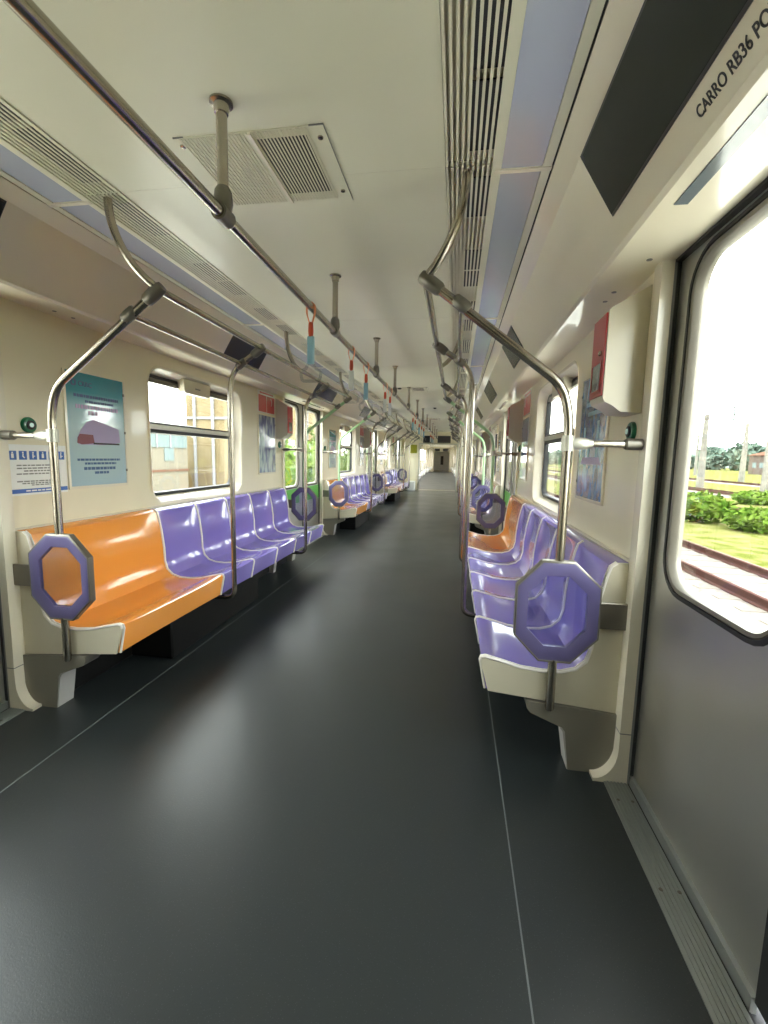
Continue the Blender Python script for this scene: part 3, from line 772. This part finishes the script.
screen(-1, .28, 1.575, 'long dark glass display in the cove above the nearest left doorway')
for k in range(3):
    bn = ['nearest','middle','farthest'][k]
    for s in (-1,1):
        screen(s, 3.36+PITCH*k, 3.98+PITCH*k, 'dark glass display in the cove above the %s %s bench' % (bn, side_word(s)))
        if k < 2: screen(s, 5.55+PITCH*k, 6.45+PITCH*k, 'dark glass display in the cove above the %s %s doorway' % (['second','third'][k], side_word(s)))

# lettering on the cove over the nearest right door
x0, z0 = cove_pt(1.1585, .0012); xt, zt = cove_pt(1.140, .0012)
L = tag(bpy.data.objects.new('carriage_number', None), 'black printed carriage number lettering above the nearest right door', 'lettering'); C.objects.link(L); L.location = (x0,1.115,z0)
text('CARRO RB36 PORTA', .033, 'ink_black', L, bold=.014, matrix=basis((0,0,0), (0,-1,0), (xt-x0,0,zt-z0)) @ Matrix.Diagonal((.90,1,1,1)), extrude=.0004)
# long grey strip lamp in the lip above the doors, plus small fixings
for s in (-1,1):
    for k, c in enumerate(DOOR):
        mb = MB().prism_y([(1.224,1.9115),(1.258,1.9115),(1.258,1.920),(1.224,1.920)], c-.445, c+.445)
        if s < 0: mb.mirror()
        o = mb.build('ceiling_strip_lamp', 'screen_strip', off=(s*1.241,c,1.915)); tag(o, 'thin grey strip lamp in the lip above the %s %s doorway' % (NTH[k], side_word(s)), 'lamp', 'strip lamps above the doors')
    for k, y in enumerate((1.72,2.02,2.13)):
        xx = 1.30 if k == 0 else 1.285; zz = 1.914
        mb = MB().lathe((xx,y,zz+.001),(0,0,-1),[(0,.010),(.003,.009),(.0035,.004)],14)
        if s < 0: mb.mirror()
        o = mb.build('ceiling_screw_cap', 'ink_grey', off=(s*xx,y,zz)); tag(o, 'small dark screw cap under the %s cove, %s from the doorway' % (side_word(s), NTH[k]), 'screw cap', 'screw caps under the coves')

# ------------------------------------------------------------------ end bulkhead with gangway portal, next carriage
def bulkhead(y, name, px0, px1, ph, parent=None, off=(0,0,0)):
    hole = [(px1,0.0),(px1,ph-.12),(px1-.12,ph),(px0+.12,ph),(px0,ph-.12),(px0,0.0)]
    mb = MB()
    mb.box(-1.5,px0,y,y+.08,0,2.35); mb.box(px1,1.5,y,y+.08,0,2.35); mb.box(px0,px1,y,y+.08,ph,2.35)
    mb.prism_y([(px0,ph-.12),(px0+.12,ph),(px0,ph)], y, y+.08); mb.prism_y([(px1,ph-.12),(px1-.12,ph),(px1,ph)], y, y+.08)
    return mb.build(name, 'cream_wall', parent, off=off)
struct(bulkhead(17.1, 'wall_end', -.68, .70, 1.74))
mb = MB().box(-.72,-.68,17.06,17.2,0,1.76).box(.70,.74,17.06,17.2,0,1.76).box(-.72,.74,17.06,17.2,1.74,1.78)
struct(mb.build('trim_%d' % tn, 'cast_light')); tn += 1
for (a,b,lb) in ((-.56,-.24,'left of the two black glazed panels over the gangway portal'),(-.02,.46,'right of the two black glazed panels over the gangway portal')):
    o = MB().bbox(a,b,17.05,17.10,1.80,2.06,.008).build('portal_panel', 'ink_black', off=((a+b)/2,17.08,1.93)); tag(o, lb, 'panel', 'black panels over the gangway')
o = MB().loft([[(x,17.085,z) for x,z in rrect(-1.04,-.78,1.40,1.72,.02)],[(x,17.10,z) for x,z in rrect(-1.04,-.78,1.40,1.72,.02)]],True).build('warning_sign','yellow_sign',off=(-.91,17.09,1.56)); tag(o,'small yellow-green sign on the end wall left of the gangway','sign')
o = MB().bbox(-1.10,-.80,16.85,17.10,.0,.36,.02).build('equipment_cabinet','white_print',off=(-.95,16.97,0)); tag(o,'small white cabinet low on the end wall left of the gangway','cabinet')
# rear wall just behind the camera
struct(bulkhead(Y0-.08, 'wall_rear', -.68, .70, 1.95))
mb = MB().box(-.9,.9,-2.4,Y0-.08,-.05,0); struct(mb.build('floor', 'floor_rubber'))
mb = MB().box(-.95,-.70,-2.4,Y0-.08,0,2.2).box(.72,.95,-2.4,Y0-.08,0,2.2).box(-.95,.95,-2.4,Y0-.08,2.0,2.2).box(-.95,.95,-2.5,-2.4,0,2.2)
struct(mb.build('wall_gangway', 'pane_grey'))

# gangway bellows
mb = MB()
for k in range(6):
    y = 17.18+k*.14; e = .0 if k % 2 else .04
    mb.box(-.86-e,-.74-e,y,y+.14,0,1.95); mb.box(.76+e,.88+e,y,y+.14,0,1.95); mb.box(-.9,.9,y,y+.14,1.85+e,1.98)
struct(mb.build('wall_bellows', 'bracket_grey'))
struct(MB().box(-.9,.9,17.10,18.1,-.05,-.001).box(-.74,.76,17.12,17.20,-.001,.004).box(-.74,.76,17.92,18.02,-.001,.004).build('floor_gangway', 'steel_dark'))

nx = thing('railway_carriage', 'next carriage of the train seen through the gangway portal', 'train carriage', (0,18.0,0)); nx.rotation_euler = (0,0,math.radians(1.55))
noff = (0,18.0,0)
NL = 23.5; ny0, ny1 = 18.0, 18.0+NL
MB().box(-1.47,1.47,ny0,ny1,-.05,0).build('carriage_floor','floor_rubber',nx,off=noff)
MB().box(-1.0,1.0,ny0,ny1,ZC,ZC+.03).build('carriage_ceiling','ceiling_white',nx,off=noff)
for s in (-1,1):
    mb = MB().prism_y([(.98,ZC),(1.39,1.93),(1.45,2.0),(1.0,ZC+.04)], ny0, ny1)
    mk(mb, s, 'carriage_cove', 'cream_gloss', nx, noff)
    mb = MB(); wb = MB(); lb = MB()
    y = ny0+.2
    while y < ny1-1:
        # door then window alternately, as rectangular openings
        for (w, z0_, z1_) in ((1.7,.84,1.86),(3.3,.92,1.78)):
            ye = min(y+w, ny1); m0, m1 = (y+w*.12, y+w*.88) if w < 2 else (y+.95, y+2.25)
            if m1 < ye: mb.loft([atx(WX,rrect(y,ye,0,1.95,.0005)),atx(WX,rrect(m0,m1,z0_,z1_,.1))])
            else: mb.box(WX,WX+.02,y,ye,0,1.95)
            if w > 2: wb.prism_y([(.84,.28)]+PROF+[(1.358,.857),(1.358,.28)], y+.1, ye-.1)
            if w > 2:
                mk(MB().tube([(.56,y,1.9),(.56,ye,1.9)], .016, 8), s, 'grab_rail', 'steel', nx, noff); mk(MB().tube([(.77,y+1,1.9),(.77,y+1,.3)],.016,8), s, 'grab_pole', 'steel', nx, noff); mk(MB().tube([(1.05,y+.1,1.5),(1.05,y+.1,.3)],.016,8), s, 'grab_pole', 'steel', nx, noff)
            y = ye
    mb.box(WX,WX+.02,ny0,ny0+.2,0,1.95)
    mk(mb, s, 'carriage_wall', 'cream_wall', nx, noff); mk(wb, s, 'seat_row', 'sleeve_white', nx, noff)
bulkhead(ny1, 'carriage_end_wall', -.68, .70, 1.80, nx, noff)
MB().bbox(-.62,-.15,ny1-.05,ny1,1.84,2.08,.01).bbox(.12,.62,ny1-.05,ny1,1.84,2.08,.01).build('portal_panel','ink_black',nx,off=noff)
MB().box(-.68,.70,ny1-.01,ny1+.3,0,.012).build('portal_sill','steel_dark',nx,off=noff)
# short stretch beyond ending in a pale door with a dark window
mb = MB().box(-1.1,-1.0,ny1+.08,ny1+6,0,2.2).box(1.0,1.1,ny1+.08,ny1+6,0,2.2).box(-1.1,1.1,ny1+.08,ny1+6,-.05,0)
mb.box(-1.1,1.1,ny1+.08,ny1+6,2.2,2.3); mb.build('vestibule','cream_wall',nx,off=noff)
MB().box(-1.1,1.1,ny1+6,ny1+6.1,0,2.2).build('end_door','white_print',nx,off=noff)
MB().box(-.10,.18,ny1+5.97,ny1+6,.55,1.45).build('dark_door_window','ink_black',nx,off=noff)

# ------------------------------------------------------------------ outdoors
G = -1.15
struct(MB().box(-260,320,-120,520,G-.3,G-.02).build('ground', 'ground_grass'))
m = pbsdf('apron_bounce', (.62,.60,.54), .9, spec=0); noisy(m, (.66,.64,.58), (.74,.72,.66), 1.3, detail=6)  # pale slabs added out of view to bounce skylight onto the ceiling
m = pbsdf('apron_bounce_dim', (.30,.29,.26), .9, spec=0); noisy(m, (.26,.25,.22), (.33,.32,.29), 1.3, detail=6)  # added strip beside the right doors, dimmer to weaken the bounce there
struct(MB().box(1.9,3.1,-30,120,G-.05,G+.02).build('ground_bounce_apron', 'apron_bounce_dim'))
struct(MB().box(3.1,4.8,-30,120,G-.05,G+.025).build('ground_bounce_apron', 'apron_bounce'))
struct(MB().box(-13,-1.9,-30,60,G-.05,G+.02).build('ground_bounce_apron', 'apron_bounce'))
def track(x, gauge, y0, y1, label, sleepers=True):
    t = thing('railway_track', label, 'railway track', (x,0,G), 'tracks of the yard'); off=(x,0,G)
    bl = MB().prism_y([(x-gauge/2-.9,G-.03),(x-gauge/2-.5,G+.07),(x+gauge/2+.5,G+.07),(x+gauge/2+.9,G-.03)], y0, y1); bl.build('ballast_bed','ballast',t,off=off)
    for q in (-1,1):
        xx = x+q*gauge/2
        pr = [(-.07,0),(-.07,.012),(-.010,.03),(-.010,.115),(-.035,.125),(-.035,.16),(.035,.16),(.035,.125),(.010,.115),(.010,.03),(.07,.012),(.07,0)]
        MB().prism_y([(xx+a,G+.08+b_) for a,b_ in pr], y0, y1).build('rail','rail_rust',t,off=off)
    if sleepers:
        mb = MB(); y = y0
        while y < min(y1, 60): mb.bbox(x-gauge/2-.45,x+gauge/2+.45,y,y+.24,G+.03,G+.085,.015); y += .65
        o = mb.build('sleepers','sleeper',t,off=off); o['kind'] = 'stuff'
    return t
track(6.40,1.40,-30,120,'rusty railway track nearest the right-hand door window, on pale ballast')
track(14.15,1.40,-30,160,'second rusty track across the grass from the right-hand door')
track(21.6,1.40,-30,200,'third rusty track farther out, at the feet of the concrete poles')
track(34.5,1.40,-30,260,'farthest rusty track before the trees', False)
def mast(x, y, h, r, label, arm=True):
    t = thing('catenary_mast', label, 'concrete mast', (x,y,G), 'concrete masts in the rail yard'); off=(x,y,G)
    MB().tube([(x,y,G-.05),(x,y,G+h*.5),(x,y,G+h)], r, 10, scale=[1,.8,.55]).build('mast','concrete',t,off=off)
    if arm:
        MB().tube([(x-3.2,y,G+h*.86),(x+.1,y,G+h*.80)],.05,6).tube([(x-2.4,y,G+h*.72),(x+.1,y,G+h*.70)],.035,6).tube([(x-2.4,y,G+h*.72),(x-.1,y,G+h*.84)],.03,6).build('cantilever_arm','concrete',t,off=off)
        MB().tube([(x-2.9,y,G+h*.86),(x-2.9,y,G+h*.72)],.07,8,scale=[1,1]).build('insulator','pane_blue',t,off=off)
mast(23.4,46.4,6.9,.34,'concrete mast left of the others in the door window')
mast(25.1,40.0,8.0,.42,'thick concrete mast at the right edge of the door window')
mast(37.0,64.4,7.6,.36,'concrete mast in the middle of the door window')
mast(49.0,101,9.0,.30,'thin distant mast at the left edge of the door window', False)
mast(25.0,78,7.5,.34,'distant concrete mast farther along the third track')
# contact wires
o = MB().tube([(20.4,-40,G+6.0),(20.4,60,G+5.9),(20.4,200,G+6.0)],.025,5).tube([(22.0,-40,G+7.0),(22.0,60,G+6.8),(22.0,200,G+7.0)],.02,5).build('overhead_wire','rail_rust'); tag(o,'overhead contact wires strung between the concrete masts','wires')

def foliage(mb, c, r, n, size, squash=.8, seed=0):
    rnd = random.Random(seed)
    for _ in range(n):
        while True:
            d = Vector((rnd.uniform(-1,1),rnd.uniform(-1,1),rnd.uniform(-1,1)))
            if .05 < d.length < 1: break
        d = d.normalized()*(.55+.45*rnd.random())
        p = Vector(c)+Vector((d.x*r[0],d.y*r[1],d.z*r[2]))
        a = Vector((rnd.gauss(0,1),rnd.gauss(0,1),rnd.gauss(0,.6))).normalized()*size*rnd.uniform(.6,1.3)
        b_ = a.cross(Vector((rnd.gauss(0,1),rnd.gauss(0,1),rnd.gauss(0,1)))).normalized()*size*.5
        k = len(mb.v); mb.v += [tuple(p-a), tuple(p+b_), tuple(p+a), tuple(p-b_)]; mb.f.append((k,k+1,k+2,k+3))
def bush(x, y, z, r, n, size, label, group, mat='leaf_bright', name='bush', trunk=0, seed=1, cat='bush'):
    t = thing(name, label, cat, (x,y,G), group); off=(x,y,G)
    mb = MB(); foliage(mb, (x,y,z), r, n, size, seed=seed)
    k0 = len(mb.v)
    core = []
    for i in range(1,8):
        ph = PI*i/8; core.append([(x+r[0]*.75*math.sin(ph)*math.cos(2*PI*j/12)*(1+.12*math.sin(3*j+i)), y+r[1]*.75*math.sin(ph)*math.sin(2*PI*j/12)*(1+.12*math.sin(3*j+i)), z-r[2]*.75*math.cos(ph)) for j in range(12)])
    mb.loft(core, True)
    mb.build('foliage', mat, t, off=off)
    MB().tube([(x,y,G-.1),(x+.05*trunk,y,z-r[2]*.3)], .06+.03*trunk, 8, scale=[1,.6]).build('trunk','bark',t,off=off)
bush(10.9,20.8,G+.52,(1.25,1.5,.72),900,.16,'bright green bush on the grass outside the door window, left part','bushes beside the second track',seed=3)
bush(11.5,18.1,G+.36,(.85,1.0,.45),900,.16,'bright green bush on the grass outside the door window, right part','bushes beside the second track',seed=4)
bush(19.0,30.5,G+.35,(1.6,1.2,.5),500,.16,'low green bush behind the second track','bushes beside the second track',seed=5)
bush(-5.2,14.5,G+1.2,(1.3,1.6,1.5),900,.15,'bright green bush outside the second left door, nearer','bushes on the left side',seed=6)
bush(-6.5,21.0,G+1.6,(1.8,2.6,2.1),1100,.18,'bright green bush outside the second left door, farther','bushes on the left side',seed=7)
bush(-5.8,30.0,G+1.5,(1.6,3.0,1.9),900,.2,'green bush outside the middle left bench windows','bushes on the left side',seed=8)
rr = random.Random(11)
for i in range(18):
    ang = i/17.; x = 150-ang*95; y = 95+ang*190
    w = rr.uniform(5.6,6.1); h = rr.uniform(3.5,6.0)
    bush(x,y,G+h*.8,(w,w,h),700,1.3,'tree in the distant tree line beyond the yard, %s' % (['at its right end','towards its right','near its middle','towards its left','at its far left end'][min(4,i*5//18)]),'trees of the distant tree line','leaf_hazed','tree',trunk=6,seed=20+i,cat='tree')
# hills
def hill(c, rx, ry, h, mat, label):
    mb = MB(); n = 40; loops = []
    for i in range(9):
        k = i/8.; loops.append([(c[0]+rx*(1-k**1.3*.97)*math.cos(2*PI*j/n)*(1+.06*math.sin(5*j)), c[1]+ry*(1-k**1.3*.97)*math.sin(2*PI*j/n)*(1+.06*math.cos(4*j)), G-.2+h*math.sin(k*PI/2)) for j in range(n)])
    mb.loft(loops, True); o = mb.build('hill', mat, off=(c[0],c[1],G)); tag(o, label, 'hill', 'hazy hills on the horizon'); return o
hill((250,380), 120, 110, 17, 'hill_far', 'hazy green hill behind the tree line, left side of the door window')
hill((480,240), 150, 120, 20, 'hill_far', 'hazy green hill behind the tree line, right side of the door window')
# buildings
def house(x, y, w, d, h, label, wall='building_pink'):
    t = thing('building', label, 'building', (x,y,G), 'distant buildings beyond the yard'); off=(x,y,G)
    MB().box(x-w/2,x+w/2,y-d/2,y+d/2,G-.1,G+h).build('wall',wall,t,off=off)
    MB().prism_y([(x-w/2-.4,G+h),(x+w/2+.4,G+h),(x,G+h+w*.14)], y-d/2-.4, y+d/2+.4).build('roof','roof_tile',t,off=off)
    for i in range(4):
        MB().box(x-w/2-.03,x-w/2,y-d/2+d*(.1+.22*i),y-d/2+d*(.22+.22*i),G+h*.35,G+h*.62).box(x-w/2+w*(.1+.22*i),x-w/2+w*(.22+.22*i),y-d/2-.03,y-d/2,G+h*.35,G+h*.62).build('window_band','pane_blue',t,off=off)
house(81,120,16,12,4.6,'distant pinkish building at the right edge of the door window')

# left side: workshop buildings outside the left windows
t = thing('workshop_building','long low cream brick workshop with a blue glazed band outside the left window','building',(-13,12,G)); off=(-13,12,G)
MB().box(-25,-13,-25,21.5,G-.1,2.50).build('brick_wall','brick_cream',t,off=off)
MB().box(-13,-12.94,8,21.4,1.48,2.07).build('glazed_band','pane_blue',t,off=off)
mb = MB()
for y in range(9,21): mb.box(-12.95,-12.90,y-.04,y+.04,1.46,2.09)
mb.build('mullions','paint_white_out',t,off=off)
MB().box(-13,-12.93,-25,21.5,.34,.42).build('string_course','roof_tile',t,off=off)
MB().box(-13,-12.96,19.6,20.3,.85,1.45).build('window_opening','pane_blue',t,off=off)
MB().box(-25.3,-12.7,-25,21.6,2.50,2.60).build('roof_edge','paint_white_out',t,off=off)
t = thing('warehouse_building','tall ochre warehouse wall with white downpipes outside the left window','building',(-12,28,G)); off=(-12,28,G)
MB().box(-14.6,-11.6,24,48,G-.1,9.5).build('ochre_wall','stucco_ochre',t,off=off)
for (x,y) in ((-12.9,23.85),(-14.0,23.85),(-11.45,26.3),(-11.45,31),(-11.45,36)): MB().tube([(x,y,G),(x,y,9.3)],.09,8).build('downpipe','paint_white_out',t,off=off)
MB().box(-14.6,-11.6,23.9,24,3.15,3.29).build('gutter','paint_white_out',t,off=off)
for y in (25.2,28.0,33): MB().box(-11.6,-11.57,y,y+1.3,-.4,2.0).build('shutter','building_pink',t,off=off)

# ------------------------------------------------------------------ sky and camera
w = bpy.data.worlds.new('sky'); bpy.context.scene.world = w; w.use_nodes = True; nt = w.node_tree
bg = nt.nodes['Background']
tc = nt.nodes.new('ShaderNodeTexCoord'); sp = nt.nodes.new('ShaderNodeSeparateXYZ'); rp = nt.nodes.new('ShaderNodeValToRGB')
nt.links.new(tc.outputs['Generated'], sp.inputs[0]); nt.links.new(sp.outputs['Z'], rp.inputs['Fac'])
rp.color_ramp.elements[0].position = 0; rp.color_ramp.elements[0].color = (1,.99,.96,1)
rp.color_ramp.elements[1].position = .6; rp.color_ramp.elements[1].color = (.94,.96,1,1)
nt.links.new(rp.outputs['Color'], bg.inputs['Color']); bg.inputs['Strength'].default_value = 3.0

cam = bpy.data.cameras.new('camera'); co = bpy.data.objects.new('camera', cam); C.objects.link(co)
cam.sensor_fit = 'HORIZONTAL'; cam.sensor_width = 36; cam.lens = 36*449.7/768; cam.clip_end = 2000; cam.clip_start = .02
pitch, yaw, roll = math.radians(6.979), math.radians(8.898), math.radians(1.179)
fw = Vector((-math.sin(yaw)*math.cos(pitch), math.cos(yaw)*math.cos(pitch), -math.sin(pitch)))
r0 = Vector((math.cos(yaw), math.sin(yaw), 0)); u0 = r0.cross(fw)
rv = r0*math.cos(roll)+u0*math.sin(roll); uv = -r0*math.sin(roll)+u0*math.cos(roll)
M = Matrix((rv, uv, -fw)).transposed().to_4x4(); M.translation = (.6846, 0, 1.2384)
co.matrix_world = M
sc = bpy.context.scene; sc.camera = co
sc.view_settings.view_transform = 'Standard'; sc.view_settings.look = 'None'; sc.view_settings.gamma = 1
sc.view_settings.use_curve_mapping = False; sc.view_settings.exposure = 2.45
sc.cycles.max_bounces = 14; sc.cycles.diffuse_bounces = 8; sc.cycles.glossy_bounces = 6; sc.cycles.transparent_max_bounces = 24
sc.cycles.caustics_reflective = False; sc.cycles.caustics_refractive = False
